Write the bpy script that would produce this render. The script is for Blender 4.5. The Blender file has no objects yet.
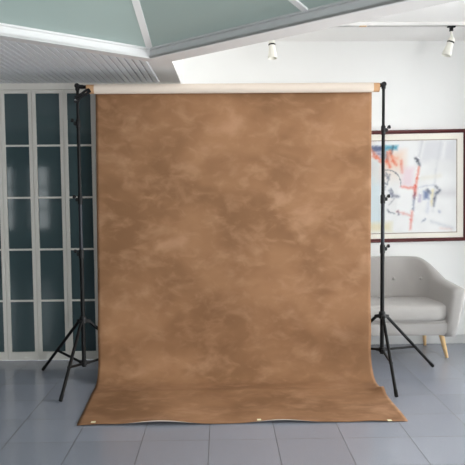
import bpy, bmesh, math, random
from mathutils import Vector, Matrix, noise
random.seed(7)
C = bpy.context.scene.collection
PI = math.pi

# ------------------------------------------------------------------ helpers
def lin(c):
    c = c / 255.0
    return c / 12.92 if c <= 0.04045 else ((c + 0.055) / 1.055) ** 2.4
def rgb(r, g, b):
    return (lin(r), lin(g), lin(b), 1.0)

def mat(name, col, rough=0.6, spec=0.5, metal=0.0, noise_amt=0.0, noise_scale=30.0, bump=0.0, bump_scale=200.0, sheen=0.0, coat=0.0):
    m = bpy.data.materials.new(name); m.use_nodes = True
    nt = m.node_tree; b = nt.nodes['Principled BSDF']
    b.inputs['Base Color'].default_value = col
    b.inputs['Roughness'].default_value = rough
    b.inputs['Specular IOR Level'].default_value = spec
    b.inputs['Metallic'].default_value = metal
    b.inputs['Sheen Weight'].default_value = sheen
    b.inputs['Coat Weight'].default_value = coat
    tc = nt.nodes.new('ShaderNodeTexCoord')
    if noise_amt:
        n = nt.nodes.new('ShaderNodeTexNoise'); n.inputs['Scale'].default_value = noise_scale; n.inputs['Detail'].default_value = 4
        nt.links.new(tc.outputs['Object'], n.inputs['Vector'])
        mx = nt.nodes.new('ShaderNodeMix'); mx.data_type = 'RGBA'
        mx.inputs[6].default_value = tuple(c * (1 - noise_amt) for c in col[:3]) + (1,)
        mx.inputs[7].default_value = tuple(min(1, c * (1 + noise_amt)) for c in col[:3]) + (1,)
        nt.links.new(n.outputs['Fac'], mx.inputs[0]); nt.links.new(mx.outputs[2], b.inputs['Base Color'])
    if bump:
        n2 = nt.nodes.new('ShaderNodeTexNoise'); n2.inputs['Scale'].default_value = bump_scale
        nt.links.new(tc.outputs['Object'], n2.inputs['Vector'])
        bp = nt.nodes.new('ShaderNodeBump'); bp.inputs['Strength'].default_value = bump; bp.inputs['Distance'].default_value = 0.002
        nt.links.new(n2.outputs['Fac'], bp.inputs['Height']); nt.links.new(bp.outputs['Normal'], b.inputs['Normal'])
    return m

def obj(name, bm, m, parent=None, smooth=False, angle=None):
    bmesh.ops.recalc_face_normals(bm, faces=bm.faces)
    me = bpy.data.meshes.new(name); bm.to_mesh(me); bm.free()
    for x in (m if isinstance(m, (list, tuple)) else [m]):
        me.materials.append(x)
    o = bpy.data.objects.new(name, me); C.objects.link(o)
    if smooth:
        for p in me.polygons: p.use_smooth = True
        if angle is not None: me.set_sharp_from_angle(angle=angle)
    if parent is not None: o.parent = parent
    return o

def thing(name, label, cat, loc=(0, 0, 0), group=None):
    o = bpy.data.objects.new(name, None); C.objects.link(o)
    o.location = loc; o.empty_display_size = 0.1
    o['label'] = label; o['category'] = cat
    if group: o['group'] = group
    return o
def struct(o, label, cat):
    o['kind'] = 'structure'; o['label'] = label; o['category'] = cat
    return o

def box(bm, x0, x1, y0, y1, z0, z1, bev=0.0):
    vs = [bm.verts.new((x, y, z)) for x in (x0, x1) for y in (y0, y1) for z in (z0, z1)]
    fs = [bm.faces.new([vs[i] for i in q]) for q in ((0,1,3,2),(4,6,7,5),(0,4,5,1),(2,3,7,6),(0,2,6,4),(1,5,7,3))]
    if bev:
        es = list({e for f in fs for e in f.edges})
        bmesh.ops.bevel(bm, geom=es, offset=bev, segments=2, affect='EDGES')

def tube(bm, pts, rads, n=16, cap=True):
    """round bar through points; rads one per point"""
    pts = [Vector(p) for p in pts]
    if not isinstance(rads, (list, tuple)): rads = [rads] * len(pts)
    rings = []
    d0 = (pts[1] - pts[0]).normalized()
    up = Vector((0, 0, 1)) if abs(d0.z) < 0.9 else Vector((1, 0, 0))
    u = d0.cross(up).normalized()
    for i, p in enumerate(pts):
        if i == 0: d = pts[1] - pts[0]
        elif i == len(pts) - 1: d = pts[-1] - pts[-2]
        else: d = pts[i + 1] - pts[i - 1]
        d = d.normalized() if d.length > 1e-9 else d0
        u = (u - d * u.dot(d)).normalized(); v = d.cross(u)
        rings.append([bm.verts.new(p + (u * math.cos(a) + v * math.sin(a)) * rads[i]) for a in [2 * PI * k / n for k in range(n)]])
    for a, b in zip(rings, rings[1:]):
        for k in range(n):
            bm.faces.new((a[k], a[(k + 1) % n], b[(k + 1) % n], b[k]))
    if cap:
        bm.faces.new(rings[0]); bm.faces.new(list(reversed(rings[-1])))

def lathe(bm, prof, base=(0, 0, 0), axis=(0, 0, 1), n=24):
    """prof: list of (distance along axis, radius)"""
    a = Vector(axis).normalized(); b = Vector(base)
    u = a.cross(Vector((0, 1, 0)) if abs(a.y) < 0.9 else Vector((1, 0, 0))).normalized(); v = a.cross(u)
    rings = []
    for t, r in prof:
        r = max(r, 1e-4)
        rings.append([bm.verts.new(b + a * t + (u * math.cos(q) + v * math.sin(q)) * r) for q in [2 * PI * k / n for k in range(n)]])
    for p, q in zip(rings, rings[1:]):
        for k in range(n):
            bm.faces.new((p[k], p[(k + 1) % n], q[(k + 1) % n], q[k]))
    bm.faces.new(rings[0]); bm.faces.new(list(reversed(rings[-1])))

def prism(bm, poly, z0, z1):
    lo = [bm.verts.new((x, y, z0)) for x, y in poly]; hi = [bm.verts.new((x, y, z1)) for x, y in poly]
    bm.faces.new(list(reversed(lo))); bm.faces.new(hi)
    n = len(poly)
    for i in range(n):
        bm.faces.new((lo[i], lo[(i + 1) % n], hi[(i + 1) % n], hi[i]))

def beam(bm, a, b, w, h, up=(0, 0, 1)):
    """rectangular bar from a to b: w across, h along 'up'"""
    a = Vector(a); b = Vector(b); d = (b - a).normalized()
    s = d.cross(Vector(up)).normalized(); t = s.cross(d).normalized()
    vs = []
    for p in (a, b):
        for i, j in ((-1, -1), (1, -1), (1, 1), (-1, 1)):
            vs.append(bm.verts.new(p + s * i * w / 2 + t * j * h / 2))
    for q in ((3,2,1,0),(4,5,6,7),(0,1,5,4),(1,2,6,5),(2,3,7,6),(3,0,4,7)):
        bm.faces.new([vs[i] for i in q])

# ------------------------------------------------------------------ materials
M = {}
M['wall_grey'] = mat('grey_wall_paint', rgb(150, 150, 150), 0.85, 0.2, noise_amt=0.012, noise_scale=6)
M['wall'] = mat('white_wall_paint', rgb(238, 238, 237), 0.85, 0.2, noise_amt=0.012, noise_scale=6)
M['ceil'] = mat('white_ceiling_paint', rgb(245, 243, 241), 0.9, 0.2, noise_amt=0.01, noise_scale=5)
M['soffit'] = mat('soffit_paint', rgb(210, 207, 205), 0.75, 0.3, noise_amt=0.02, noise_scale=9)
M['slat'] = mat('grey_slat_paint', rgb(212, 213, 216), 0.4, 0.4, noise_amt=0.03, noise_scale=12)
M['slatback'] = mat('dark_slat_gap', rgb(26, 26, 28), 0.8, 0.2)
M['frame_white'] = mat('white_powdercoat', rgb(208, 208, 208), 0.4, 0.4, noise_amt=0.01)
M['bar_white'] = mat('bright_white_bars', rgb(248, 248, 247), 0.35, 0.5, noise_amt=0.01)
M['door_white'] = mat('door_enamel', rgb(222, 219, 212), 0.45, 0.4, noise_amt=0.02, noise_scale=14)
M['black'] = mat('black_metal', rgb(12, 12, 13), 0.5, 0.2)
M['grey_sec'] = mat('dark_anodised_tube', rgb(34, 36, 43), 0.4, 0.3, metal=0.2)
M['plastic'] = mat('black_plastic', rgb(16, 16, 18), 0.55, 0.3)
M['chrome'] = mat('bright_steel', rgb(190, 190, 192), 0.25, 0.5, metal=1.0)
M['rubber'] = mat('black_rubber', rgb(18, 18, 18), 0.8, 0.2)
M['card'] = mat('cardboard_core', rgb(190, 150, 112), 0.8, 0.2, noise_amt=0.08, noise_scale=60)
M['reverse'] = mat('primed_canvas_back', rgb(214, 202, 190), 0.9, 0.1, noise_amt=0.02, noise_scale=40)
M['tape'] = mat('cream_tape', rgb(236, 228, 190), 0.6, 0.3)
M['fabric'] = mat('grey_upholstery', rgb(174, 170, 167), 0.95, 0.15, noise_amt=0.05, noise_scale=350, bump=0.35, bump_scale=600, sheen=0.2)
M['wood'] = mat('light_beech', rgb(226, 190, 140), 0.45, 0.4, noise_amt=0.1, noise_scale=25)
M['mahog'] = mat('dark_red_frame', rgb(84, 30, 30), 0.32, 0.5, noise_amt=0.1, noise_scale=40)
M['mat'] = mat('cream_mat_board', rgb(254, 250, 240), 0.9, 0.1)
M['bevel'] = mat('mat_bevel', rgb(150, 128, 108), 0.8, 0.2)
M['lampwhite'] = mat('lamp_white', rgb(236, 234, 224), 0.4, 0.5)
M['orange'] = mat('orange_plastic', rgb(226, 190, 150), 0.5, 0.4)
M['dark_out'] = mat('window_frame_grey', rgb(200, 200, 200), 0.5, 0.4)

def glass_teal():
    m = bpy.data.materials.new('frosted_teal_glass'); m.use_nodes = True
    nt = m.node_tree; nt.nodes.remove(nt.nodes['Principled BSDF']); out = nt.nodes['Material Output']
    d = nt.nodes.new('ShaderNodeBsdfDiffuse'); d.inputs[0].default_value = rgb(165, 186, 184)
    t = nt.nodes.new('ShaderNodeBsdfTranslucent'); t.inputs[0].default_value = rgb(203, 210, 206)
    g = nt.nodes.new('ShaderNodeBsdfGlossy'); g.inputs['Roughness'].default_value = 0.35
    a = nt.nodes.new('ShaderNodeMixShader'); a.inputs[0].default_value = 0.7
    nt.links.new(d.outputs[0], a.inputs[1]); nt.links.new(t.outputs[0], a.inputs[2])
    f = nt.nodes.new('ShaderNodeFresnel'); f.inputs[0].default_value = 1.4
    b = nt.nodes.new('ShaderNodeMixShader')
    nt.links.new(f.outputs[0], b.inputs[0]); nt.links.new(a.outputs[0], b.inputs[1]); nt.links.new(g.outputs[0], b.inputs[2])
    nt.links.new(b.outputs[0], out.inputs[0])
    return m
M['skyglass'] = glass_teal()
M['doorglass'] = mat('dark_backed_glass', rgb(66, 84, 88), 0.06, 0.5, noise_amt=0.06, noise_scale=2.0)

def clear_glass(name='clear_glass', ior=1.45, tint=(0.97, 0.985, 0.985, 1)):
    m = bpy.data.materials.new(name); m.use_nodes = True
    nt = m.node_tree; nt.nodes.remove(nt.nodes['Principled BSDF']); out = nt.nodes['Material Output']
    t = nt.nodes.new('ShaderNodeBsdfTransparent'); t.inputs[0].default_value = tint
    g = nt.nodes.new('ShaderNodeBsdfGlossy'); g.inputs['Roughness'].default_value = 0.03
    f = nt.nodes.new('ShaderNodeFresnel'); f.inputs[0].default_value = ior
    b = nt.nodes.new('ShaderNodeMixShader')
    nt.links.new(f.outputs[0], b.inputs[0]); nt.links.new(t.outputs[0], b.inputs[1]); nt.links.new(g.outputs[0], b.inputs[2])
    nt.links.new(b.outputs[0], out.inputs[0])
    return m
M['glass'] = clear_glass()
M['picglass'] = clear_glass('low_glare_glass', 1.15, (1, 1, 1, 1))

def floor_mat():
    m = bpy.data.materials.new('grey_granite_tile'); m.use_nodes = True
    nt = m.node_tree; N = nt.nodes; L = nt.links; b = N['Principled BSDF']
    tc = N.new('ShaderNodeTexCoord'); sp = N.new('ShaderNodeSeparateXYZ'); L.new(tc.outputs['Object'], sp.inputs[0])
    T = 0.4
    def math_(op, a, v=None, v2=None):
        n = N.new('ShaderNodeMath'); n.operation = op
        L.new(a, n.inputs[0]) if hasattr(a, 'links') else None
        if v is not None:
            if hasattr(v, 'links'): L.new(v, n.inputs[1])
            else: n.inputs[1].default_value = v
        if v2 is not None: n.inputs[2].default_value = v2
        return n.outputs[0]
    ds = []; ids = []
    for o, off in ((sp.outputs[0], -1.288), (sp.outputs[1], 3.899)):
        q = math_('MULTIPLY', math_('SUBTRACT', o, off), 1 / T)
        fr = math_('FRACT', q); fl = math_('FLOOR', q)
        d = math_('SUBTRACT', math_('ABSOLUTE', math_('SUBTRACT', fr, 0.5)), 0.5)
        ds.append(math_('ABSOLUTE', d)); ids.append(fl)
    mn = math_('MINIMUM', ds[0], ds[1])
    rp = N.new('ShaderNodeMapRange'); rp.inputs[1].default_value = 0.004; rp.inputs[2].default_value = 0.008
    rp.inputs[3].default_value = 1; rp.inputs[4].default_value = 0; L.new(mn, rp.inputs[0])
    cb = N.new('ShaderNodeCombineXYZ'); L.new(ids[0], cb.inputs[0]); L.new(ids[1], cb.inputs[1])
    wn = N.new('ShaderNodeTexWhiteNoise'); wn.noise_dimensions = '3D'; L.new(cb.outputs[0], wn.inputs['Vector'])
    sn = N.new('ShaderNodeTexNoise'); sn.inputs['Scale'].default_value = 260; sn.inputs['Detail'].default_value = 2; L.new(tc.outputs['Object'], sn.inputs['Vector'])
    cr = N.new('ShaderNodeValToRGB'); cr.color_ramp.elements[0].position = 0.36; cr.color_ramp.elements[1].position = 0.66
    cr.color_ramp.elements[0].color = rgb(114, 118, 130); cr.color_ramp.elements[1].color = rgb(164, 168, 179)
    L.new(sn.outputs['Fac'], cr.inputs[0])
    hs = N.new('ShaderNodeHueSaturation'); L.new(cr.outputs[0], hs.inputs['Color'])
    vr = N.new('ShaderNodeMapRange'); vr.inputs[3].default_value = 0.92; vr.inputs[4].default_value = 1.07; L.new(wn.outputs['Value'], vr.inputs[0]); L.new(vr.outputs[0], hs.inputs['Value'])
    mx = N.new('ShaderNodeMix'); mx.data_type = 'RGBA'; L.new(rp.outputs[0], mx.inputs[0]); L.new(hs.outputs[0], mx.inputs[6]); mx.inputs[7].default_value = rgb(52, 54, 60)
    L.new(mx.outputs[2], b.inputs['Base Color'])
    rr = N.new('ShaderNodeMix'); rr.data_type = 'FLOAT'; L.new(rp.outputs[0], rr.inputs[0]); rr.inputs[2].default_value = 0.2; rr.inputs[3].default_value = 0.8
    L.new(rr.outputs[0], b.inputs['Roughness'])
    b.inputs['Specular IOR Level'].default_value = 0.9
    bp = N.new('ShaderNodeBump'); bp.invert = True; bp.inputs['Strength'].default_value = 0.3; bp.inputs['Distance'].default_value = 0.002
    L.new(rp.outputs[0], bp.inputs['Height']); L.new(bp.outputs[0], b.inputs['Normal'])
    return m
M['floor'] = floor_mat()

def canvas_mat():
    m = bpy.data.materials.new('hand_painted_brown_canvas'); m.use_nodes = True
    nt = m.node_tree; N = nt.nodes; L = nt.links; b = N['Principled BSDF']
    b.inputs['Roughness'].default_value = 0.8; b.inputs['Specular IOR Level'].default_value = 0.25
    uv = N.new('ShaderNodeUVMap')
    def nz(scale, rot, sx, sy, detail, dist, off=0.0):
        mp = N.new('ShaderNodeMapping'); mp.inputs['Rotation'].default_value = (0, 0, rot); mp.inputs['Scale'].default_value = (sx, sy, 1); mp.inputs['Location'].default_value = (off, off * 0.7, 0)
        L.new(uv.outputs[0], mp.inputs[0])
        n = N.new('ShaderNodeTexNoise'); n.inputs['Scale'].default_value = scale; n.inputs['Detail'].default_value = detail; n.inputs['Distortion'].default_value = dist
        n.inputs['Roughness'].default_value = 0.55
        L.new(mp.outputs[0], n.inputs['Vector']); return n.outputs['Fac']
    def ramp(src, p0, p1, v0=0.0, v1=1.0):
        r = N.new('ShaderNodeMapRange'); r.interpolation_type = 'SMOOTHSTEP'
        r.inputs[1].default_value = p0; r.inputs[2].default_value = p1; r.inputs[3].default_value = v0; r.inputs[4].default_value = v1
        L.new(src, r.inputs[0]); return r.outputs[0]
    def mixc(f, a, bcol):
        x = N.new('ShaderNodeMix'); x.data_type = 'RGBA'; L.new(f, x.inputs[0])
        for s, v in ((6, a), (7, bcol)):
            if hasattr(v, 'links'): L.new(v, x.inputs[s])
            else: x.inputs[s].default_value = v
        return x.outputs[2]
    base = mixc(ramp(nz(1.5, 0.3, 1, 1.2, 3, 0.3), 0.34, 0.66), rgb(125, 90, 62), rgb(150, 111, 80))
    c1 = mixc(ramp(nz(3.5, 0.5, 1, 1.5, 4, 0.35, 3.1), 0.50, 0.78, 0, 0.58), base, rgb(178, 138, 108))
    c2 = mixc(ramp(nz(4.4, -0.6, 1, 1.6, 4, 0.4, 9.4), 0.52, 0.80, 0, 0.5), c1, rgb(171, 130, 99))
    c3 = mixc(ramp(nz(3.4, 0.8, 1, 1.4, 4, 0.3, 17.0), 0.50, 0.82, 0, 0.28), c2, rgb(120, 84, 57))
    c4 = mixc(ramp(nz(8.0, 0.7, 1, 1.5, 4, 0.6, 5.5), 0.48, 0.82, 0, 0.4), c3, rgb(176, 136, 106))
    L.new(c4, b.inputs['Base Color'])
    n = N.new('ShaderNodeTexNoise'); n.inputs['Scale'].default_value = 300; L.new(uv.outputs[0], n.inputs['Vector'])
    bp = N.new('ShaderNodeBump'); bp.inputs['Strength'].default_value = 0.12; bp.inputs['Distance'].default_value = 0.002
    L.new(n.outputs['Fac'], bp.inputs['Height']); L.new(bp.outputs[0], b.inputs['Normal'])
    return m
M['canvas'] = canvas_mat()

# ------------------------------------------------------------------ the room
XL, XR, YR, YB = -5.4, 2.9, -2.5, 6.265
ZS, ZC = 2.397, 2.835                 # soffit, ceiling
YP = 5.826                            # glazed partition
XE = -0.341                           # where the soffit ends on the right

bm = bmesh.new(); box(bm, XL - .1, XR + .1, YR - .1, YB + .1, -0.08, 0)
struct(obj('floor', bm, M['floor']), 'floor of glossy blue-grey granite tiles with thin dark joints', 'floor')

bm = bmesh.new(); box(bm, XE - .08, XR + .1, YB, YB + .1, 0, ZC + .1)
struct(obj('wall_back', bm, M['wall']), 'white wall behind the sofa and the framed picture', 'wall')
bm = bmesh.new(); box(bm, XE - .08, XE, YP, YB, 0, ZC)
struct(obj('wall_return', bm, M['wall']), 'short white return wall joining glazed partition to back wall', 'wall')
bm = bmesh.new(); box(bm, XL - .1, XL, YR, YP + .1, 0, ZS)
struct(obj('wall_left', bm, M['wall_grey']), 'plain grey wall on the left side of the room', 'wall')
bm = bmesh.new(); box(bm, XL, -2.676, YP - .03, YP + .1, 0, ZS); 
struct(obj('wall_partition', bm, M['wall']), 'plain white wall continuing left of the glazed doors', 'wall')

# ceilings
SL = 4.1
Cc = Vector((-0.484, 4.711)); dl = Vector((-0.739, -0.674)).normalized(); dr = Vector((0.70, -0.714)).normalized()
A = Cc + dl * SL; B = Cc + dr * SL; D = A + B - Cc
E0 = Vector((-0.342, 4.845)); B2 = E0 + dr * 4.3
bm = bmesh.new(); prism(bm, [(XE, YB), (E0.x, E0.y), (B2.x, B2.y), (B2.x, YR), (XR, YR), (XR, YB)], ZC, ZC + .08)
struct(obj('ceiling', bm, M['ceil']), 'plain white ceiling above the sofa and track lights', 'ceiling')
# vertical step from lower soffit to upper ceiling
bm = bmesh.new()
path = [(XE, YP), (E0.x, E0.y), (B2.x, B2.y), (B2.x, YR)]
for (x0, y0), (x1, y1) in zip(path, path[1:]):
    a = Vector((x0, y0)); b = Vector((x1, y1)); n = Vector(((b - a).y, -(b - a).x)).normalized() * .02
    if n.dot(Vector((-1, -1))) < 0: n = -n
    prism(bm, [tuple(a), tuple(b), tuple(b + n), tuple(a + n)], ZS + .012, ZC)
struct(obj('trim_1', bm, M['ceil']), 'white upright step between lower soffit and upper ceiling', 'trim')

# lower soffit: backing and plain borders, with the square roof light cut out
nl = Vector((dl.y, -dl.x));  nl = nl if nl.dot(Vector((-1, 1))) > 0 else -nl      # outward of left edge
MG = 0.115
bm = bmesh.new()
P1 = A + nl * MG; P2 = Cc + nl * MG
XS = -0.512                                           # right end of the slats
k = (XS - P1.x) / (P2.x - P1.x); PX = P1 + (P2 - P1) * k
prism(bm, [tuple(A), tuple(Cc), (PX.x, PX.y), (P1.x, P1.y)], ZS, ZS + .014)        # border along left edge
prism(bm, [(PX.x, PX.y), tuple(Cc), tuple(E0), (XE, YP), (XS, YP)], ZS, ZS + .014)
prism(bm, [tuple(Cc), tuple(B), (B2.x, B2.y), tuple(E0)], ZS, ZS + .014)
prism(bm, [tuple(B), tuple(D), (D.x, YR), (B2.x, YR), (B2.x, B2.y)], ZS, ZS + .014)
prism(bm, [tuple(D), tuple(A), (XL, A.y), (XL, YR), (D.x, YR)], ZS, ZS + .014)
struct(obj('trim_2', bm, M['soffit']), 'plain pale soffit border around the square roof light', 'trim')
bm = bmesh.new()
prism(bm, [(XL, A.y), tuple(P1), (PX.x, PX.y), (XS, YP), (XL, YP)], ZS + .029, ZS + .043)
bk = obj('backing', bm, M['slatback'])
bm = bmesh.new()
pitch = 0.0485; w = 0.0380; x = XS - .012
while x - w > XL + 0.4:
    x0 = x - w; x1 = x
    def yf(px):
        if px < P1.x: return P1.y
        return P1.y + (px - P1.x) * (P2.y - P1.y) / (P2.x - P1.x)
    c = .0015
    prof = [(x0, ZS + .030), (x0, ZS + c), (x0 + c, ZS), (x1 - c, ZS), (x1, ZS + c), (x1, ZS + .030)]
    a = [bm.verts.new((px, yf(px) + .004, pz)) for px, pz in prof]; b = [bm.verts.new((px, YP - .004, pz)) for px, pz in prof]
    bm.faces.new(a); bm.faces.new(list(reversed(b)))
    for i in range(6): bm.faces.new((a[i], b[i], b[(i + 1) % 6], a[(i + 1) % 6]))
    x -= pitch
sl = struct(obj('trim_3', bm, M['slat']), 'grey slatted lower ceiling in front of the glazed doors', 'trim')
bk.parent = sl

# roof light: curb, lip, hip bars, glazing bars, panes
win = bpy.data.objects.new('window_1', None); C.objects.link(win); win.location = (Cc.x, Cc.y, ZS)
struct(win, 'low pyramid roof light of frosted teal panes in white bars', 'roof light')
def cen(o):  # parent keeping world place
    o.parent = win; o.matrix_parent_inverse = Matrix.Translation(-win.location)
    return o
ctr = (A + B) / 2
apex = Vector((ctr.x, ctr.y, 2.465 + 0.26 * (Cc - ctr).length))
corners = [Cc, B, D, A]
bm = bmesh.new()
for i in range(4):
    p, q = corners[i], corners[(i + 1) % 4]
    inn = (ctr - (p + q) / 2).normalized()
    pts = []
    for s in (p, q):
        toc = (ctr - s).normalized() * math.sqrt(2)
        pts.append([Vector((s.x, s.y)) - toc * .0, Vector((s.x, s.y)) - toc * .03, toc])
    (p0, po, pt), (q0, qo, qt) = pts
    prof_ = [(0.0, ZS - .003), (0.0, 2.449), (.012, 2.452), (.012, 2.464), (-.03, 2.475), (-.03, ZS - .003)]
    ra = [bm.verts.new((p0.x + pt.x * o_, p0.y + pt.y * o_, z_)) for o_, z_ in prof_]
    rb = [bm.verts.new((q0.x + qt.x * o_, q0.y + qt.y * o_, z_)) for o_, z_ in prof_]
    for j in range(6): bm.faces.new((ra[j], rb[j], rb[(j + 1) % 6], ra[(j + 1) % 6]))
cen(obj('curb_frame', bm, M['frame_white']))
z0 = 2.468
for i in range(4):
    p, q = corners[i], corners[(i + 1) % 4]
    a3 = Vector((p.x, p.y, z0)); b3 = Vector((q.x, q.y, z0))
    e = (b3 - a3)
    nrm = (b3 - a3).cross(apex - a3).normalized()
    if nrm.z < 0: nrm = -nrm
    bm = bmesh.new()                                  # hip bar at this corner
    bot = a3; d = (apex - a3)
    beam(bm, bot + d.normalized() * .0 + Vector((0, 0, .0)), apex, .044, .03)
    cen(obj('hip_bar', bm, M['bar_white']))
    # three bays of panes split by two glazing bars
    mid = (a3 + b3) / 2
    def inner(t):     # meets hip: point above edge parameter t
        s = min(t, 1 - t) * 2
        foot = a3 + e * t
        return foot + (apex - mid) * s
    ts = [0, 1.37 / SL, 1 - 1.37 / SL, 1]
    for t0_, t1_ in zip(ts, ts[1:]):
        bm = bmesh.new()
        poly = [a3 + e * t0_, a3 + e * t1_]
        if t1_ < 1: poly.append(inner(t1_))
        if t0_ < .5 < t1_: poly.append(apex.copy())
        if t0_ > 0: poly.append(inner(t0_))
        lo = [bm.verts.new(v - nrm * .004) for v in poly]; hi = [bm.verts.new(v + nrm * .004) for v in poly]
        n_ = len(poly)
        bm.faces.new(list(reversed(lo))); bm.faces.new(hi)
        for j in range(n_): bm.faces.new((lo[j], lo[(j + 1) % n_], hi[(j + 1) % n_], hi[j]))
        cen(obj('pane', bm, M['skyglass']))
    for t in ts[1:3]:
        bm = bmesh.new(); beam(bm, a3 + e * t, inner(t), .042, .03)
        cen(obj('glazing_bar', bm, M['bar_white']))

# baseboard
bm = bmesh.new(); box(bm, XE, XR, YB - .014, YB, 0, .085, .003)
struct(obj('baseboard_back', bm, M['frame_white']), 'white baseboard along the wall behind the sofa', 'baseboard')

# glazed folding doors
LW = 0.2665; XD0 = -1.0795
nd = 0
zb = [0.529, 0.977, 1.426, 1.872]
for kk in range(-6, 2):
    xa = XD0 + kk * LW; xb = xa + LW
    nd += 1
    d = bpy.data.objects.new('door_%d' % nd, None); C.objects.link(d); d.location = ((xa + xb) / 2, YP, 0)
    struct(d, {1: 'white-framed glazed door leaf hidden behind the brown backdrop', 0: 'white-framed glazed door leaf right behind the left light stand', -1: 'white-framed glazed door leaf second from the backdrop', -2: 'white-framed glazed door leaf third from the backdrop', -3: 'white-framed glazed door leaf cut by the left edge of the photo'}.get(kk, 'white-framed glazed door leaf beyond the left edge of the photo'), 'door')
    hw = LW / 2 - .0012; st = 0.0305
    bm = bmesh.new()
    box(bm, -hw, -hw + st, -.022, .018, 0.006, 2.343, .003)
    box(bm, hw - st, hw, -.022, .018, 0.006, 2.343, .003)
    box(bm, -hw + st, hw - st, -.020, .018, 2.314, 2.343)
    box(bm, -hw + st, hw - st, -.020, .018, 0.006, 0.078)
    obj('door_frame', bm, M['door_white'], d)
    for z in zb:
        bm = bmesh.new(); box(bm, -hw + st, hw - st, -.014, .012, z - .008, z + .008)
        obj('glazing_bar', bm, M['door_white'], d)
    lv = [0.078] + zb + [2.314]
    for i in range(5):
        bm = bmesh.new(); box(bm, -hw + st, hw - st, -.002, .004, lv[i] + (.008 if i else 0), lv[i + 1] - (.008 if i < 4 else 0))
        obj('pane', bm, M['doorglass'], d)
bm = bmesh.new(); box(bm, -2.676, XE, YP - .026, YP + .06, 2.345, ZS + .012)
struct(obj('trim_4', bm, M['door_white']), 'white header rail above the glazed doors', 'trim')
bm = bmesh.new(); box(bm, XD0 + 2 * LW, XE, YP - .024, YP + .06, 0, 2.345)
struct(obj('trim_5', bm, M['door_white']), 'white jamb panel ending the row of glazed doors', 'trim')

# rear and right walls with window openings
def wall_with_holes(name, label, axis, c0, c1, s0, s1, top, holes, m='wall'):
    """axis 'x': wall plane at X in [c0,c1], spans Y s0..s1; 'y' the other way. holes: (s0,s1,z0,z1)"""
    bm = bmesh.new()
    ss = sorted({s0, s1} | {h[0] for h in holes} | {h[1] for h in holes}); zs = sorted({0.0, top} | {h[2] for h in holes} | {h[3] for h in holes})
    for a, b in zip(ss, ss[1:]):
        for u, v in zip(zs, zs[1:]):
            if any(h[0] <= a and b <= h[1] and h[2] <= u and v <= h[3] for h in holes): continue
            if axis == 'x': box(bm, c0, c1, a, b, u, v)
            else: box(bm, a, b, c0, c1, u, v)
    bmesh.ops.remove_doubles(bm, verts=bm.verts, dist=1e-5)
    return struct(obj(name, bm, M[m]), label, 'wall')
rw = [(2.1, 3.2, .06, 2.4), (3.5, 4.7, .06, 2.5), (4.95, 5.75, .06, 2.6)]
wall_with_holes('wall_right', 'white wall with tall windows on the right side', 'x', XR, XR + .12, YR, YB, ZC, rw)
bw = [(-4.75, -4.35, .62, 2.0), (-4.05, -3.6, .62, 2.0), (1.3, 2.8, .45, 2.35)]
wall_with_holes('wall_rear', 'grey wall with windows opposite the backdrop', 'y', YR - .12, YR, XL, XR, ZC, bw, 'wall_grey')
wn = 1
def window(axis, c, h, nx, nz):
    global wn
    wn += 1
    o = bpy.data.objects.new('window_%d' % wn, None); C.objects.link(o)
    struct(o, 'white framed window letting daylight into the room', 'window')
    s0, s1, u0, u1 = h
    o.location = (c, (s0 + s1) / 2, u0) if axis == 'x' else ((s0 + s1) / 2, c, u0)
    W = (s1 - s0) / 2; H = u1 - u0
    bm = bmesh.new()
    def bar(a, b, u, v):
        if axis == 'x': box(bm, .03, .08, a, b, u, v)
        else: box(bm, a, b, -.08, -.03, u, v)
    bar(-W, -W + .05, 0, H); bar(W - .05, W, 0, H); bar(-W + .05, W - .05, 0, .05); bar(-W + .05, W - .05, H - .05, H)
    for i in range(1, nx): t = -W + 2 * W * i / nx; bar(t - .018, t + .018, .05, H - .05)
    for i in range(1, nz): t = H * i / nz; bar(-W + .05, W - .05, t - .018, t + .018)
    obj('window_frame', bm, M['frame_white'], o)
    bm = bmesh.new()
    if axis == 'x': box(bm, .052, .058, -W + .05, W - .05, .05, H - .05)
    else: box(bm, -W + .05, W - .05, -.058, -.052, .05, H - .05)
    obj('pane', bm, M['glass'], o)
for h in rw: window('x', XR, h, 2, 2)
for h, g in zip(bw, ((1, 3), (1, 3), (3, 2))): window('y', YR, h, *g)

def area(name, loc, rot, sx, sy, power, col):
    l = bpy.data.lights.new(name, 'AREA'); l.shape = 'RECTANGLE'; l.size = sx; l.size_y = sy; l.energy = power; l.color = col
    o = bpy.data.objects.new(name, l); C.objects.link(o); o.location = loc; o.rotation_euler = rot
    return o
DAY = (1.0, 0.992, 0.985)
PW = [110, 122, 40]
for (s0, s1, u0, u1), p in zip(rw, PW):
    area('window_daylight', (XR + .115, (s0 + s1) / 2, (u0 + u1) / 2), (0, PI / 2, 0), u1 - u0, s1 - s0, p, DAY)
for (s0, s1, u0, u1), p in zip(bw, (4, 4, 230)):
    area('window_daylight', ((s0 + s1) / 2, YR - .115, (u0 + u1) / 2), (PI / 2, 0, 0), s1 - s0, u1 - u0, p, DAY)

# ------------------------------------------------------------------ canvas backdrop
RX0, RX1, RY, RZ = -0.955, 1.166, 5.163, 2.252
bd = thing('canvas_backdrop', 'mottled brown painted canvas hanging from its roll and sweeping onto the floor', 'backdrop', (0.1, RY, 0))
def bpart(o):
    o.parent = bd; o.matrix_parent_inverse = Matrix.Translation(-bd.location); return o
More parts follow.
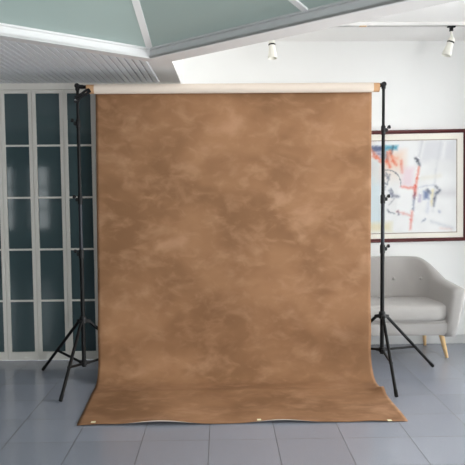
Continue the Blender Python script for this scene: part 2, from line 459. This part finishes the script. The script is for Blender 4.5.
# sheet profile (Y, Z), from roll to front edge
R_ = 0.0365
prof = [(RY + R_, RZ)]
zc = 0.27; yc = RY + R_
n1 = 40
for i in range(1, n1 + 1): prof.append((yc, RZ + (zc - RZ) * i / n1))
ry = 0.22
for i in range(1, 15):
    a = PI / 2 * i / 14; prof.append((yc - ry * (1 - math.cos(a)), zc - (zc - .004) * math.sin(a)))
yf0 = yc - ry; YF = 4.163
n2 = 34
for i in range(1, n2 + 1): prof.append((yf0 + (YF - yf0) * i / n2, .004))
ss = [0.0]
for a, b in zip(prof, prof[1:]): ss.append(ss[-1] + math.hypot(b[0] - a[0], b[1] - a[1]))
NX = 90
bm = bmesh.new(); uvl = bm.loops.layers.uv.new('UVMap'); grid = []; uvs = {}
def bumpf(t, c, w): return math.exp(-((t - c) / w) ** 2)
for j, (y, z) in enumerate(prof):
    row = []
    s = ss[j]; tot = ss[-1]
    hang = min(1, max(0, (s - .15) / 1.0))
    for i in range(NX + 1):
        f = i / NX
        xl = -0.955 - 0.022 * min(1, s / 2.1); xr = 1.165 - .003 * min(1, s / 2.0)
        if j >= n1:   # floor part, edges bell out a little
            g = (s - ss[n1]) / (tot - ss[n1]); xl += .047 * g ** 1.3; xr += .012 * g
        px = xl + (xr - xl) * f
        yy, zz = y, z
        nv = noise.noise(Vector((px * 1.3, s * .5, 1.7))); nv2 = noise.noise(Vector((px * 3.1, s * 1.1, 8.3)))
        if j <= n1: yy += hang * (.012 * nv + .004 * nv2)
        else:
            g = (s - ss[n1]) / (tot - ss[n1]); fade = max(0, 1 - g * 2.2)
            yy += (.012 * nv + .004 * nv2) * fade
            zz += max(0, .006 * noise.noise(Vector((px * 2.2, s * 4.0, 3.3))) + .003) * min(1, g * 3)
            # crease where the sweep meets the floor and a buckle at the right edge
            zz += .010 * bumpf(s, ss[n1 + 14] + .14, .05) * (0.5 + .5 * noise.noise(Vector((px * 2.0, 2.2, 0))))
            zz += .034 * bumpf(s, ss[n1 + 14] + .20, .055) * bumpf(f, 1.0, .035)
            # lifted stretches of the front edge
            d = tot - s
            lift = .020 * (bumpf(px, -.40, .22) + .85 * bumpf(px, .37, .20) + .35 * bumpf(px, .95, .10) + .25 * bumpf(px, -.8, .1))
            zz += lift * math.exp(-(d / .10)) * (1 if d > 1e-6 else 1)
            yy += .012 * noise.noise(Vector((px * 2.0, 5.0, 0))) * min(1, max(0, g))
        yy -= .030 * bumpf(zz, .36, .16) * (bumpf(f, 0, .07) + bumpf(f, 1, .07)) * (1 if s > .5 else 0)
        v = bm.verts.new((px, yy, zz)); row.append(v); uvs[v] = (px, -s)
    grid.append(row)
# last lip turns up a touch where it is lifted, so the white reverse shows
lip = []
for i, v in enumerate(grid[-1]):
    px = v.co.x; L_ = .011 * max(0, bumpf(px, -.40, .24) + .85 * bumpf(px, .37, .22) - .25)
    q = bm.verts.new((px, v.co.y - .004, v.co.z + L_)); lip.append(q); uvs[q] = (px, -ss[-1] - .01)
grid.append(lip)
for a, b in zip(grid, grid[1:]):
    for i in range(NX):
        fc = bm.faces.new((a[i], b[i], b[i + 1], a[i + 1]))
        for lp in fc.loops: lp[uvl].uv = uvs[lp.vert]
cv = obj('canvas', bm, [M['canvas'], M['reverse']], smooth=True)
# make the painted side face the camera
me = cv.data
if me.polygons[10].normal.y > 0: me.flip_normals()
so = cv.modifiers.new('thickness', 'SOLIDIFY'); so.thickness = 0.003; so.offset = -1; so.material_offset = 1; so.material_offset_rim = 0
bpart(cv)
bm = bmesh.new(); tube(bm, [(RX0, RY, RZ), (RX1, RY, RZ)], R_, 40)
# a spiral seam edge of the rolled canvas
box(bm, RX0 + .002, RX1 - .002, RY - R_ - .0015, RY - R_ + .006, RZ - .012, RZ - .010)
bpart(obj('canvas_roll', bm, M['reverse'], smooth=True, angle=.6))['label'] = 'off-white rolled reverse of the canvas'
# hollow cardboard core
bm = bmesh.new()
n = 32; rings = []
for x, r in ((-1.014, .0345), (1.213, .0345), (1.213, .0300), (-1.014, .0300)):
    rings.append([bm.verts.new((x, RY + r * math.cos(2 * PI * k / n), RZ + r * math.sin(2 * PI * k / n))) for k in range(n)])
for a in range(4):
    p, q = rings[a], rings[(a + 1) % 4]
    for k in range(n): bm.faces.new((p[k], p[(k + 1) % n], q[(k + 1) % n], q[k]))
bpart(obj('cardboard_core', bm, M['card'], smooth=True, angle=.6))['label'] = 'tan cardboard tube ends'
def sheet_z(px): 
    return min((abs(v[0] - px), v[1]) for v in edgepts)[1]
edgepts = [(v.co.x, max(v.co.z, .004)) for v in me.vertices if abs(v.co.y - YF) < .06]
for tx, ty, w_ in ((-0.83, 4.19, .020), (0.225, 4.176, .018), (1.055, 4.158, .018)):
    zt = max(z for x_, z in edgepts if abs(x_ - tx) < .03) + .0025
    bm = bmesh.new(); box(bm, tx - w_ / 2 - .004, tx + w_ / 2 + .004, ty - .016, ty + .010, zt, zt + .0015)
    bpart(obj('tape_tab', bm, M['tape']))['label'] = 'small cream tape tab on the front edge'

# ------------------------------------------------------------------ light stands
def stand(label, base, feet, joints, hub, low, knobdir, ztop):
    bx, by = base
    t = thing('light_stand', label, 'light stand', (bx, by, 0), 'light stands holding up the backdrop')
    def loc(p): return (p[0] - bx, p[1] - by, p[2])
    secs = [(low - .03, joints[2] + .03, .0160, 'lower_pole', 'black'), (joints[2] + .03, joints[1] + .02, .0145, 'middle_pole', 'grey_sec'),
            (joints[1] + .02, joints[0] + .02, .0130, 'upper_pole', 'black'), (joints[0] + .02, ztop, .0112, 'top_pole', 'black')]
    for z0_, z1_, r, nm, mm in secs:
        bm = bmesh.new(); tube(bm, [(0, 0, z0_), (0, 0, z1_)], r, 18); obj(nm, bm, M[mm], t, True, .8)
    for z, r in zip(joints, (.0175, .019, .0205)):
        bm = bmesh.new(); lathe(bm, [(-.036, r - .004), (-.032, r), (.026, r), (.032, r - .003), (.036, r - .005)], (0, 0, z), n=20)
        box(bm, min(0, knobdir * .034), max(0, knobdir * .034), -.012, .012, z - .014, z + .014, .003)
        cl = obj('clamp_collar', bm, M['plastic'], t, True, .7)
        bm = bmesh.new(); lathe(bm, [(.028, .006), (.034, .006), (.036, .013), (.052, .014), (.055, .011)], (0, -.004, z + .012), (knobdir, -.15, .25), n=12)
        obj('knob', bm, M['plastic'], cl, True, .7)
    # hubs
    bm = bmesh.new(); lathe(bm, [(-.028, .019), (-.024, .026), (.020, .026), (.030, .021)], (0, 0, hub), n=20)
    for f in feet:
        d = Vector((f[0] - bx, f[1] - by, 0)).normalized()
        beam(bm, Vector((0, 0, hub - .006)) + d * .018, Vector((0, 0, hub - .014)) + d * .058, .024, .026)
    obj('leg_hub', bm, M['plastic'], t, True, .6)
    bm = bmesh.new(); lathe(bm, [(-.020, .018), (-.016, .024), (.016, .024), (.022, .019)], (0, 0, low), n=20)
    for f in feet:
        d = Vector((f[0] - bx, f[1] - by, 0)).normalized()
        beam(bm, Vector((0, 0, low)) + d * .015, Vector((0, 0, low)) + d * .045, .022, .022)
    obj('brace_hub', bm, M['plastic'], t, True, .6)
    for f in feet:
        d = Vector((f[0] - bx, f[1] - by, 0)); r = d.length; d.normalize()
        p0 = Vector((0, 0, hub - .012)) + d * .045; p1 = d * r + Vector((0, 0, .0115))
        bm = bmesh.new(); tube(bm, [p0, p1], .0122, 14); lg = obj('leg', bm, M['black'], t, True, .8)
        ax = (p1 - p0).normalized()
        bm = bmesh.new(); tube(bm, [p1 - ax * .05, p1 - ax * .002], [.0135, .0140], 14); obj('rubber_foot', bm, M['rubber'], lg, True, .8)
        kz = (p0.z - .20) / (p0.z - p1.z); bp = p0 + (p1 - p0) * kz
        bm = bmesh.new(); beam(bm, Vector((0, 0, low)) + d * .04, bp, .010, .017)
        lathe(bm, [(-.015, .006), (.015, .006)], bp, d.cross(Vector((0, 0, 1))), n=10)
        obj('leg_brace', bm, M['black'], t)
    # top spigot that carries the crossbar
    bm = bmesh.new(); lathe(bm, [(ztop - .050, .0135), (ztop - .046, .0165), (ztop - .012, .0165), (ztop - .004, .013), (ztop, .008)], (0, 0, 0), n=18)
    obj('spigot_cap', bm, M['plastic'], t, True, .7)
    return t
LB = (-1.083, 5.157); RB = (1.250, 5.176)
lst = stand('black tripod stand at the left end of the backdrop, before the glazed doors', LB,
            [(-1.489, 5.472), (-1.147, 4.644), (-0.601, 5.355)], (1.995, 1.417, 0.998), .485, .148, -1, 2.292)
rst = stand('black tripod stand at the right end of the backdrop, before the grey sofa', RB,
            [(1.733, 5.42), (1.226, 4.639), (0.803, 5.468)], (1.929, 1.399, 1.012), .490, .215, 1, 2.292)
# small bolt on the left stand below the crossbar
bm = bmesh.new(); box(bm, -.024, .012, -.016, .016, 2.150, 2.186, .003); cb_ = obj('bolt_block', bm, M['plastic'], lst)
bm = bmesh.new(); lathe(bm, [(.012, .006), (.018, .0095), (.026, .0095), (.028, .006)], (-.004, 0, 2.168), (-.35, -1, 0), n=12)
obj('bolt', bm, M['chrome'], cb_, True, .6)

# crossbar
cbz = 2.268
cbar = thing('crossbar', 'black telescopic bar through the backdrop roll between both stands', 'crossbar', (0.08, 5.166, cbz))
bm = bmesh.new(); tube(bm, [(LB[0] - .08 + .02, LB[1] - 5.166, 0), (RB[0] - .08 - .02, RB[1] - 5.166, 0)], .0135, 18); obj('bar', bm, M['black'], cbar, True, .8)
for s_, (bx, by) in ((1, LB), (-1, RB)):
    bm = bmesh.new(); lathe(bm, [(-.022, .0165), (-.018, .0195), (.018, .0195), (.022, .0165)], (bx - .08, by - 5.166, 0.008), (0, 1, 0), n=18)
    tube(bm, [(bx - .08, by - 5.166, .004), (bx - .08 + s_ * .045, by - 5.166, .002)], .0155, 16)
    obj('end_fitting', bm, M['plastic'], cbar, True, .7)

# spring clamp at the left end of the roll
sc = thing('spring_clamp', 'black spring clamp gripping the left end of the backdrop roll', 'clamp', (-1.0, 5.12, 2.225))
pv = Vector((-.035, -.010, -.020))
d_ = Vector((-.75, -.05, -.48)).normalized(); nn = Vector((-.48, 0, .75)).normalized()
for s_ in (1, -1):
    bm = bmesh.new()
    pts = [pv + d_ * -.056 + nn * s_ * .007, pv + d_ * -.032 + nn * s_ * .013, pv + nn * s_ * .008, pv + d_ * .03 + nn * s_ * .010, pv + d_ * .060 + nn * s_ * .013]
    for a, b in zip(pts, pts[1:]): beam(bm, a, b, .026, .015, up=nn)
    obj('clamp_arm', bm, M['plastic'], sc)
    bm = bmesh.new(); p = pv + d_ * -.058 + nn * s_ * .007
    lathe(bm, [(-.014, .004), (-.013, .009), (.013, .009), (.014, .004)], p, (0, 1, 0), n=12); obj('jaw_pad', bm, M['rubber'], sc, True, .7)
bm = bmesh.new(); hel = [pv + Vector((0, -.016 + .032 * k / 60, 0)) + (d_ * math.cos(k * .62) + nn * math.sin(k * .62)) * .009 for k in range(61)]
tube(bm, hel, .0018, 6); obj('spring', bm, M['grey_sec'], sc, True)

# ------------------------------------------------------------------ sofa
SX, SXW = 1.30, 0.69
sofa = thing('sofa', 'small grey tub sofa with buttoned back and beech legs beside white wall', 'sofa', (SX, 5.92, 0))
def sp(o): return o
# U-shaped shell: path in plan (local), from left arm front round the back to right arm front
def shell_pt(t):
    """t in 0..1 over the right half, 0 back centre .. 1 arm front: plan point, outward normal, top height"""
    W, WF, yb, yf_, rc = 0.575, 0.648, 0.205, -0.315, 0.215
    l1 = W - rc; l2 = rc * PI / 2; l3 = (yb - rc) - yf_
    s = t * (l1 + l2 + l3)
    if s < l1: p = Vector((s, yb)); n = Vector((0, 1))
    elif s < l1 + l2:
        a = (s - l1) / rc; p = Vector((l1 + rc * math.sin(a), yb - rc + rc * math.cos(a))); n = Vector((math.sin(a), math.cos(a)))
    else:
        q = (s - l1 - l2) / l3; p = Vector((W + (WF - W) * q, yb - rc - q * l3)); n = Vector((1, 0))
    ca = max(0.0, min(1.0, (s - l1 - l2 * .30) / (l2 * .78))); ca = ca * ca * (3 - 2 * ca)
    cb = max(0.0, min(1.0, (s - l1 - l2) / l3))
    h = 0.846 - 0.163 * ca - 0.046 * cb
    return p, n, h, cb
NT = 36
secs = []
for side in (-1, 1):
    rng = range(NT, 0, -1) if side == -1 else range(0, NT + 1)
    for i in rng:
        p, n, h, cb = shell_pt(i / NT)
        p = Vector((p.x * side, p.y)); n = Vector((n.x * side, n.y))
        secs.append((p, n, h, cb))
bm = bmesh.new(); rings = []
for p, n, h, cb in secs:
    hh = h - 0.215
    back = abs(n.y)
    lean_o = .055 * back + (.135 + .0 * cb) * (1 - back) ; lean_i = .10 * back + .085 * (1 - back)
    th = .105
    pr = []
    # (offset along the outward normal, z): inside from bottom up, over the rounded top, outside down
    ins = lambda z: -th / 2 + lean_i * ((z - .215) / .65) ** 1.2 if z > .215 else -th / 2
    ous = lambda z: th / 2 - .02 + lean_o * ((z - .215) / .65) ** .9 if z > .215 else th / 2 - .02
    for f in (0, .2, .4, .6, .8, .92): z = .215 + (hh - .035) * f; pr.append((ins(z), z))
    zt = .215 + hh; a_, b_ = ins(zt - .035), ous(zt - .035); m_, r_ = (a_ + b_) / 2, (b_ - a_) / 2
    for ang in (165, 135, 105, 75, 45, 15): pr.append((m_ + r_ * math.cos(math.radians(ang)), zt - .035 + .035 * math.sin(math.radians(ang))))
    for f in (.92, .8, .6, .4, .2, 0): z = .215 + (hh - .035) * f; pr.append((ous(z), z))
    rings.append([bm.verts.new((p.x + n.x * o_, p.y + n.y * o_, z_)) for o_, z_ in pr])
m_ = len(rings[0])
for a, b in zip(rings, rings[1:]):
    for k in range(m_): bm.faces.new((a[k], a[(k + 1) % m_], b[(k + 1) % m_], b[k]))
# rounded arm fronts
for ring, s_ in ((rings[0], -1), (rings[-1], 1)):
    c = sum((v.co for v in ring), Vector()) / m_
    prev = ring
    for q, sc_ in ((.018, .90), (.028, .70), (.032, .40)):
        new = [bm.verts.new(c + (v.co - c) * sc_ + Vector((0, -q, 0)) + Vector((0, 0, 0))) for v in ring]
        for k in range(m_): bm.faces.new((prev[k], prev[(k + 1) % m_], new[(k + 1) % m_], new[k]))
        prev = new
    bm.faces.new(prev)
shell = obj('back_and_arms', bm, M['fabric'], sofa, True)
# tufting dimples pulled in at the buttons
btn = [(-.515, .645), (-.255, .645), (.015, .645), (.285, .645), (.520, .652)]
for v in shell.data.vertices:
    pass
# seat base
bm = bmesh.new(); box(bm, -.640, .640, -.325, .20, .225, .352, .02); obj('seat_base', bm, M['fabric'], sofa, True, 1.2)
# seat cushion: superellipse slab with crown
bm = bmesh.new()
nu, nvv = 40, 14; cx, cy, hw_, hd_ = .004, -.085, .648, .272
rows = []
prof_c = [(0.0, .352), (.86, .352), (.93, .355), (.97, .366), (.992, .386), (1.0, .412), (.992, .438), (.97, .460), (.93, .475), (.86, .485), (.7, .492), (.4, .497), (0.0, .499)]
for fr, z in prof_c:
    row = []
    for k in range(64):
        a = 2 * PI * k / 64; ca, sa = math.cos(a), math.sin(a); e = .42
        # inset in metres from the rim so the edge roll is even all round
        ex = math.copysign(abs(ca) ** e, ca); ey = math.copysign(abs(sa) ** e, sa)
        ins_ = (1 - fr) * .27
        X = ex * max(0.0, hw_ - ins_ * (1 if fr > .2 else 2.4)); Y = ey * max(0.0, hd_ - ins_)
        row.append(bm.verts.new((cx + X, cy + Y, z)))
    rows.append(row)
for a, b in zip(rows, rows[1:]):
    for k in range(64): bm.faces.new((a[k], a[(k + 1) % 64], b[(k + 1) % 64], b[k]))
bmesh.ops.remove_doubles(bm, verts=bm.verts, dist=1e-4)
obj('seat_cushion', bm, M['fabric'], sofa, True)
for x_, z_ in btn:
    off = -.105 / 2 + .10 * ((z_ - .215) / .65) ** 1.2
    l1_, rc_ = .36, .215
    if abs(x_) <= l1_: px_, py_, nx_, ny_ = x_, .205 + off, 0.0, -1.0
    else:
        a_ = math.asin(min(.95, (abs(x_) - l1_) / (rc_ + off))); px_, py_ = x_, .205 - rc_ + (rc_ + off) * math.cos(a_); nx_, ny_ = -math.copysign(math.sin(a_), x_), -math.cos(a_)
    bm = bmesh.new()
    lathe(bm, [(-.004, .017), (.007, .015), (.011, .009), (.012, .001)], (px_, py_, z_), (nx_, ny_, .15), n=16); obj('button', bm, M['fabric'], sofa, True)
for sx_, fx, fy in ((1, .656, -.185), (-1, -.656, -.185), (1, .606, .285), (-1, -.606, .285)):
    bm = bmesh.new(); top = Vector((sx_ * (.585 if fy < 0 else .56), -.225 if fy < 0 else .19, .232)); ft = Vector((fx, fy, 0.0))
    tube(bm, [top, top + (ft - top) * .5, ft + Vector((0, 0, .001))], [.024, .0195, .0125], 18)
    obj('leg', bm, M['wood'], sofa, True, .9)

# ------------------------------------------------------------------ framed picture
PXL, PXR, PZB, PZT = 0.972, 2.300, 0.972, 2.016
pic = thing('framed_picture', 'abstract painting with cream mat in dark red frame above the sofa', 'picture', ((PXL + PXR) / 2, YB, (PZB + PZT) / 2))
pic.rotation_euler = (0, -math.radians(0.7), 0)
PW_, PH_ = (PXR - PXL) / 2, (PZT - PZB) / 2
bm = bmesh.new(); fw = .034
prf = [(0, 0), (0, -.026), (.006, -.034), (.022, -.030), (.030, -.020), (fw, -.018), (fw, 0)]
cs = [(-1, -1), (1, -1), (1, 1), (-1, 1)]; rr_ = []
for sx_, sz_ in cs: rr_.append([bm.verts.new((sx_ * (PW_ - o_), y_, sz_ * (PH_ - o_))) for o_, y_ in prf])
for i in range(4):
    a, b = rr_[i], rr_[(i + 1) % 4]
    for k in range(len(prf)): bm.faces.new((a[k], a[(k + 1) % len(prf)], b[(k + 1) % len(prf)], b[k]))
obj('picture_frame', bm, M['mahog'], pic)
AXL, AXR, AZB, AZT = 1.035 - pic.location.x, 2.209 - pic.location.x, 1.052 - pic.location.z, 1.925 - pic.location.z
bm = bmesh.new(); a0, a1, b0, b1 = -PW_ + fw - .004, PW_ - fw + .004, -PH_ + fw - .004, PH_ - fw + .004
box(bm, a0, a1, -.008, -.005, AZT, b1); box(bm, a0, a1, -.008, -.005, b0, AZB); box(bm, a0, AXL, -.008, -.005, AZB, AZT); box(bm, AXR, a1, -.008, -.005, AZB, AZT)
obj('mat_board', bm, M['mat'], pic)
bm = bmesh.new(); e_ = .006
box(bm, AXL, AXR, -.0075, -.0045, AZT - e_, AZT); box(bm, AXL, AXR, -.0075, -.0045, AZB, AZB + e_); box(bm, AXL, AXL + e_, -.0075, -.0045, AZB, AZT); box(bm, AXR - e_, AXR, -.0075, -.0045, AZB, AZT)
obj('mat_bevel', bm, M['bevel'], pic)
# the artwork: brush strokes on a fine grid, in the painting's own units (1 unit = 9.5 mm)
U0, V0, UN = 372.0, 139.5, .00955
def seg(u, v, a, b):
    ax, ay = a; bx, by = b; dx, dy = bx - ax, by - ay; l = dx * dx + dy * dy
    t = max(0, min(1, ((u - ax) * dx + (v - ay) * dy) / l)) if l else 0
    return math.hypot(u - ax - t * dx, v - ay - t * dy)
strokes = []   # (kind, data, width, colour, opacity)
def S(pts, w, c, o=1.0):
    for a, b in zip(pts, pts[1:]): strokes.append(('s', a, b, w, c, o))
def Q(u0, v0, u1, v1, soft, c, o=1.0, sh=0.0): strokes.append(('q', (u0, v0, u1, v1), soft, sh, c, o))
Q(330, 157, 383, 224, 4, (224, 237, 242), .9); Q(330, 222, 392, 231, 3, (240, 232, 200), .8); Q(330, 140, 372, 170, 8, (230, 214, 206), .8)
Q(421, 140, 457, 162, 4, (226, 226, 230), .8, -.15); Q(428, 161, 457, 173, 4, (238, 238, 238), .7); Q(436, 190, 458, 197, 3, (226, 224, 226), .7)
S([(425, 141), (421, 158)], 1.6, (250, 250, 250)); S([(445, 143), (443, 158)], 1.8, (252, 252, 252)); S([(423, 141), (419, 160)], 1.3, (212, 212, 216), .7)
S([(441, 141), (436, 170), (433, 212)], 1.4, (218, 219, 222), .7); S([(432, 222), (452, 229)], 2.0, (214, 216, 222), .8); S([(440, 229), (451, 230)], 1.4, (240, 214, 208), .7)
S([(422, 178), (440, 176)], 3, (240, 236, 226), .8)
Q(385, 152, 404, 168, 6, (250, 216, 194), .9); Q(377, 165, 402, 180, 6, (246, 232, 222), .6)
Q(372, 145, 385, 150, 1.5, (98, 112, 146), .95); S([(378, 150), (384, 156)], 3.2, (110, 112, 146), .9); S([(362, 148), (374, 149)], 3, (120, 150, 170), .9)
Q(386, 145, 399, 149, 1.5, (96, 176, 200), .95, -.3); S([(386, 149), (388, 158)], 1.8, (110, 170, 204), .9); S([(394, 146), (392, 154)], 1.2, (60, 74, 96), .8)
S([(372, 148), (378, 156), (384, 162)], 2.0, (240, 128, 100), .9); S([(374, 155), (382, 159)], 1.2, (244, 150, 120), .8)
S([(389, 152), (388, 160), (391, 166)], 1.8, (236, 106, 74), .9); S([(391, 150), (394, 160), (397, 164)], 1.6, (238, 116, 84), .9); S([(392, 155), (398, 158)], 1.4, (246, 170, 140), .8)
S([(402, 160), (403, 172)], 1.3, (238, 124, 100), .9)
Q(404, 167, 415, 186, 3, (246, 226, 232), .9, -.1); Q(399, 188, 413, 212, 1.0, (255, 255, 255), 1, -.08); Q(404, 217, 412, 232, 1.5, (252, 252, 252), .9, -.08)
S([(416, 158), (418, 160), (420, 165)], 1.3, (70, 74, 86), .95)
S([(419.4, 167), (417.5, 178), (416, 187)], 1.2, (238, 120, 96), .95); S([(402, 186), (409, 187.5), (416, 187)], 1.2, (240, 128, 110), .85)
S([(415.5, 186), (415.5, 194)], 1.7, (226, 92, 78), .95); S([(415.2, 193), (414.6, 198)], 1.3, (120, 70, 90), .9); S([(414.5, 198), (413.6, 210)], 1.0, (132, 138, 162), .9)
S([(412.6, 211), (411.6, 220), (410.8, 229)], 1.2, (238, 140, 128), .9); S([(398, 211), (404, 213), (412, 216)], 1.3, (234, 178, 172), .8); S([(398.5, 211), (399.5, 214)], 1.0, (120, 110, 130), .8)
arc = [(388 + 13.5 * math.sin(q), 183 - 14 * math.cos(q)) for q in [(-.3 + .26 * k) for k in range(9)]]
S(arc, .3, (80, 84, 94), .8)
for a, b in (((385, 173), (388, 176)), ((387, 172), (389, 175)), ((384, 178), (386, 182)), ((388, 178), (391, 174)), ((390, 177), (388, 183)), ((385, 182), (388, 184)), ((392, 188), (394, 193)), ((386, 186), (384, 192))):
    S([a, b], .7, (96, 104, 122), .8)
S([(391, 190), (393, 195), (399, 196)], 1.6, (112, 118, 140), .85); S([(388, 209), (391, 212), (395, 213)], .8, (120, 124, 136), .8); S([(395, 198), (390, 204)], .6, (150, 152, 160), .7)
Q(424, 191, 429, 199, 1.6, (122, 136, 176), .9); S([(427.5, 190), (430.5, 193)], 1.6, (84, 90, 112), .9); S([(420.5, 195), (420, 201)], 1.7, (176, 164, 196), .8)
S([(433, 190), (432, 205)], 1.4, (240, 226, 180), .85); S([(436, 186.5), (437.5, 188)], 1.2, (96, 100, 114), .9); S([(439, 191), (436, 194), (434.8, 199), (433.8, 206)], 1.3, (104, 110, 128), .95); S([(440, 190), (438, 193)], 1.4, (84, 92, 112), .9)
S([(429, 200), (427.5, 212)], 2.2, (212, 216, 228), .7); S([(439, 211.5), (440, 212.5)], 1.3, (188, 194, 210), .9); S([(422.5, 221.5), (425.5, 219.5)], .9, (130, 138, 160), .9)
S([(418, 188), (424, 186), (434, 185)], .8, (186, 190, 206), .6)
def art_col(u, v):
    w1 = noise.noise(Vector((u * .11, v * .11, 4.0))); w2 = noise.noise(Vector((u * .5, v * .5, 9.0)))
    c = [249 + 4 * w1, 249 + 4 * w1, 249 + 4 * w1]
    uu = u + .9 * w2; vv = v + .9 * noise.noise(Vector((u * .5, v * .5, 2.0)))
    for st in strokes:
        if st[0] == 's':
            d = seg(uu, vv, st[1], st[2]); k_ = math.exp(-(d / (st[3] * .85 + .2)) ** 2) * .8; col, op = st[4], st[5]
            k_ *= .8 + .4 * w2 if k_ < 1 else 1
        else:
            u0, v0, u1, v1 = st[1]; sh = st[3] * (vv - v0)
            d = max(u0 + sh - uu, uu - u1 - sh, v0 - vv, vv - v1); k_ = max(0, min(1, .5 - d / (2 * st[2]))); col, op = st[4], st[5]
        k_ = max(0, min(1, k_)) * op
        if k_ > 0: c = [c[i] * (1 - k_) + col[i] * k_ for i in range(3)]
    return c
bm = bmesh.new(); cl = bm.loops.layers.float_color.new('paint')
NA, NB = 230, 170; vg = []
for j in range(NB + 1):
    vg.append([bm.verts.new((AXL + (AXR - AXL) * i / NA, -.004, AZT + (AZB - AZT) * j / NB)) for i in range(NA + 1)])
cols = {}
for row in vg:
    for v in row:
        X = v.co.x + pic.location.x; Z = v.co.z + pic.location.z
        c = art_col(U0 + (X - 1.398) / UN, V0 + (1.925 - Z) / .00930)
        cols[v] = (lin(min(255, c[0])), lin(min(255, c[1])), lin(min(255, c[2])), 1)
for a, b in zip(vg, vg[1:]):
    for i in range(NA):
        f = bm.faces.new((a[i], b[i], b[i + 1], a[i + 1]))
        for lp in f.loops: lp[cl] = cols[lp.vert]
pm = bpy.data.materials.new('painted_paper'); pm.use_nodes = True
at_ = pm.node_tree.nodes.new('ShaderNodeVertexColor'); at_.layer_name = 'paint'
pm.node_tree.links.new(at_.outputs[0], pm.node_tree.nodes['Principled BSDF'].inputs['Base Color']); pm.node_tree.nodes['Principled BSDF'].inputs['Roughness'].default_value = .8
obj('artwork', bm, pm, pic)['label'] = 'loose abstract of teal, red and grey strokes on white'
bm = bmesh.new(); box(bm, a0, a1, -.0135, -.0115, b0, b1); obj('picture_glass', bm, M['picglass'], pic)

# ------------------------------------------------------------------ track lights
TY = 5.566
tr = thing('light_track', 'thin white lighting track on the ceiling above the sofa', 'light track', (1.7, TY, ZC))
bm = bmesh.new(); box(bm, -1.45, 1.5, -.017, -.012, -.032, 0); box(bm, -1.45, 1.5, .012, .017, -.032, 0); box(bm, -1.45, 1.5, -.012, .012, -.008, 0)
box(bm, -1.45, 1.5, -.017, -.006, -.032, -.029); box(bm, -1.45, 1.5, .006, .017, -.032, -.029)
obj('rail', bm, M['ceil'], tr)
bm = bmesh.new(); box(bm, -1.455, 1.505, -.015, .015, -.028, -.024); obj('conductor_strip', bm, M['black'], tr)
bm = bmesh.new(); box(bm, -.560, -.500, -.0185, .012, -.034, -.026, .002); obj('connector', bm, M['orange'], tr)['label'] = 'small orange connector in the track'
def spot(label, x, zr, lean, armlen):
    z0_ = ZC - .032
    t = thing('track_spotlight', label, 'spotlight', (x, TY, z0_), 'spotlights on the ceiling track')
    bm = bmesh.new(); box(bm, -.032, .032, -.016, .016, -.012, .008, .002); box(bm, -.013, .013, -.013, .013, -.042, -.012, .002)
    obj('track_adapter', bm, M['plastic'], t)
    j = Vector((-.004, 0, zr - z0_))          # ring centre
    ax = Vector(lean).normalized()
    top = j - ax * .030
    bm = bmesh.new(); tube(bm, [(0, 0, -.042), (0, 0, -.055), top + Vector((0, 0, .012)), top], [.0085, .0095, .0105, .014], 16)
    obj('arm', bm, M['lampwhite'], t, True, .8)
    bm = bmesh.new(); lathe(bm, [(-.044, .006), (-.037, .0225), (-.022, .0275), (-.007, .0275), (.007, .0280), (.022, .026), (.046, .030), (.085, .0365), (.110, .0385), (.114, .036), (.100, .030), (.070, .012)], j, ax, n=28)
    hd = obj('lamp_head', bm, M['lampwhite'], t, True, .7)
    bm = bmesh.new(); lathe(bm, [(-.0065, .0275), (-.0055, .0295), (.0055, .0295), (.0065, .0275)], j, ax, n=28); obj('black_ring', bm, M['plastic'], hd, True, .7)
    return t
spot('white track spotlight hanging clear of the soffit, above the picture', 1.899, 2.672, (-.34, -.06, -1), .05)
spot('white track spotlight half hidden by the soffit, above the backdrop roll', 0.430, 2.660, (.03, -.16, -1), .05)

# ------------------------------------------------------------------ world, camera, view
wd = bpy.data.worlds.new('sky'); bpy.context.scene.world = wd; wd.use_nodes = True
bg = wd.node_tree.nodes['Background']; bg.inputs[0].default_value = (0.92, 0.97, 1.0, 1); bg.inputs[1].default_value = 2.1

cam = bpy.data.cameras.new('camera'); co = bpy.data.objects.new('camera', cam); C.objects.link(co)
cam.sensor_fit = 'HORIZONTAL'; cam.sensor_width = 36; cam.lens = 670.07 / 465 * 36
yaw, pit, rol = 0.01599, 0.06726, -0.008985
co.matrix_world = Matrix.Translation((0, 0, 1.4997)) @ (Matrix.Rotation(-yaw, 4, 'Z') @ Matrix.Rotation(PI / 2 - pit, 4, 'X') @ Matrix.Rotation(rol, 4, 'Z'))
cam.clip_start = .05
cam.dof.use_dof = True; cam.dof.focus_distance = 5.0; cam.dof.aperture_fstop = 2.4
sc_ = bpy.context.scene; sc_.camera = co
sc_.view_settings.view_transform = 'Standard'; sc_.view_settings.look = 'None'; sc_.view_settings.gamma = 1; sc_.view_settings.exposure = 0.1
sc_.view_settings.use_curve_mapping = False
sc_.cycles.use_denoising = True
sc_.cycles.max_bounces = 10; sc_.cycles.diffuse_bounces = 6
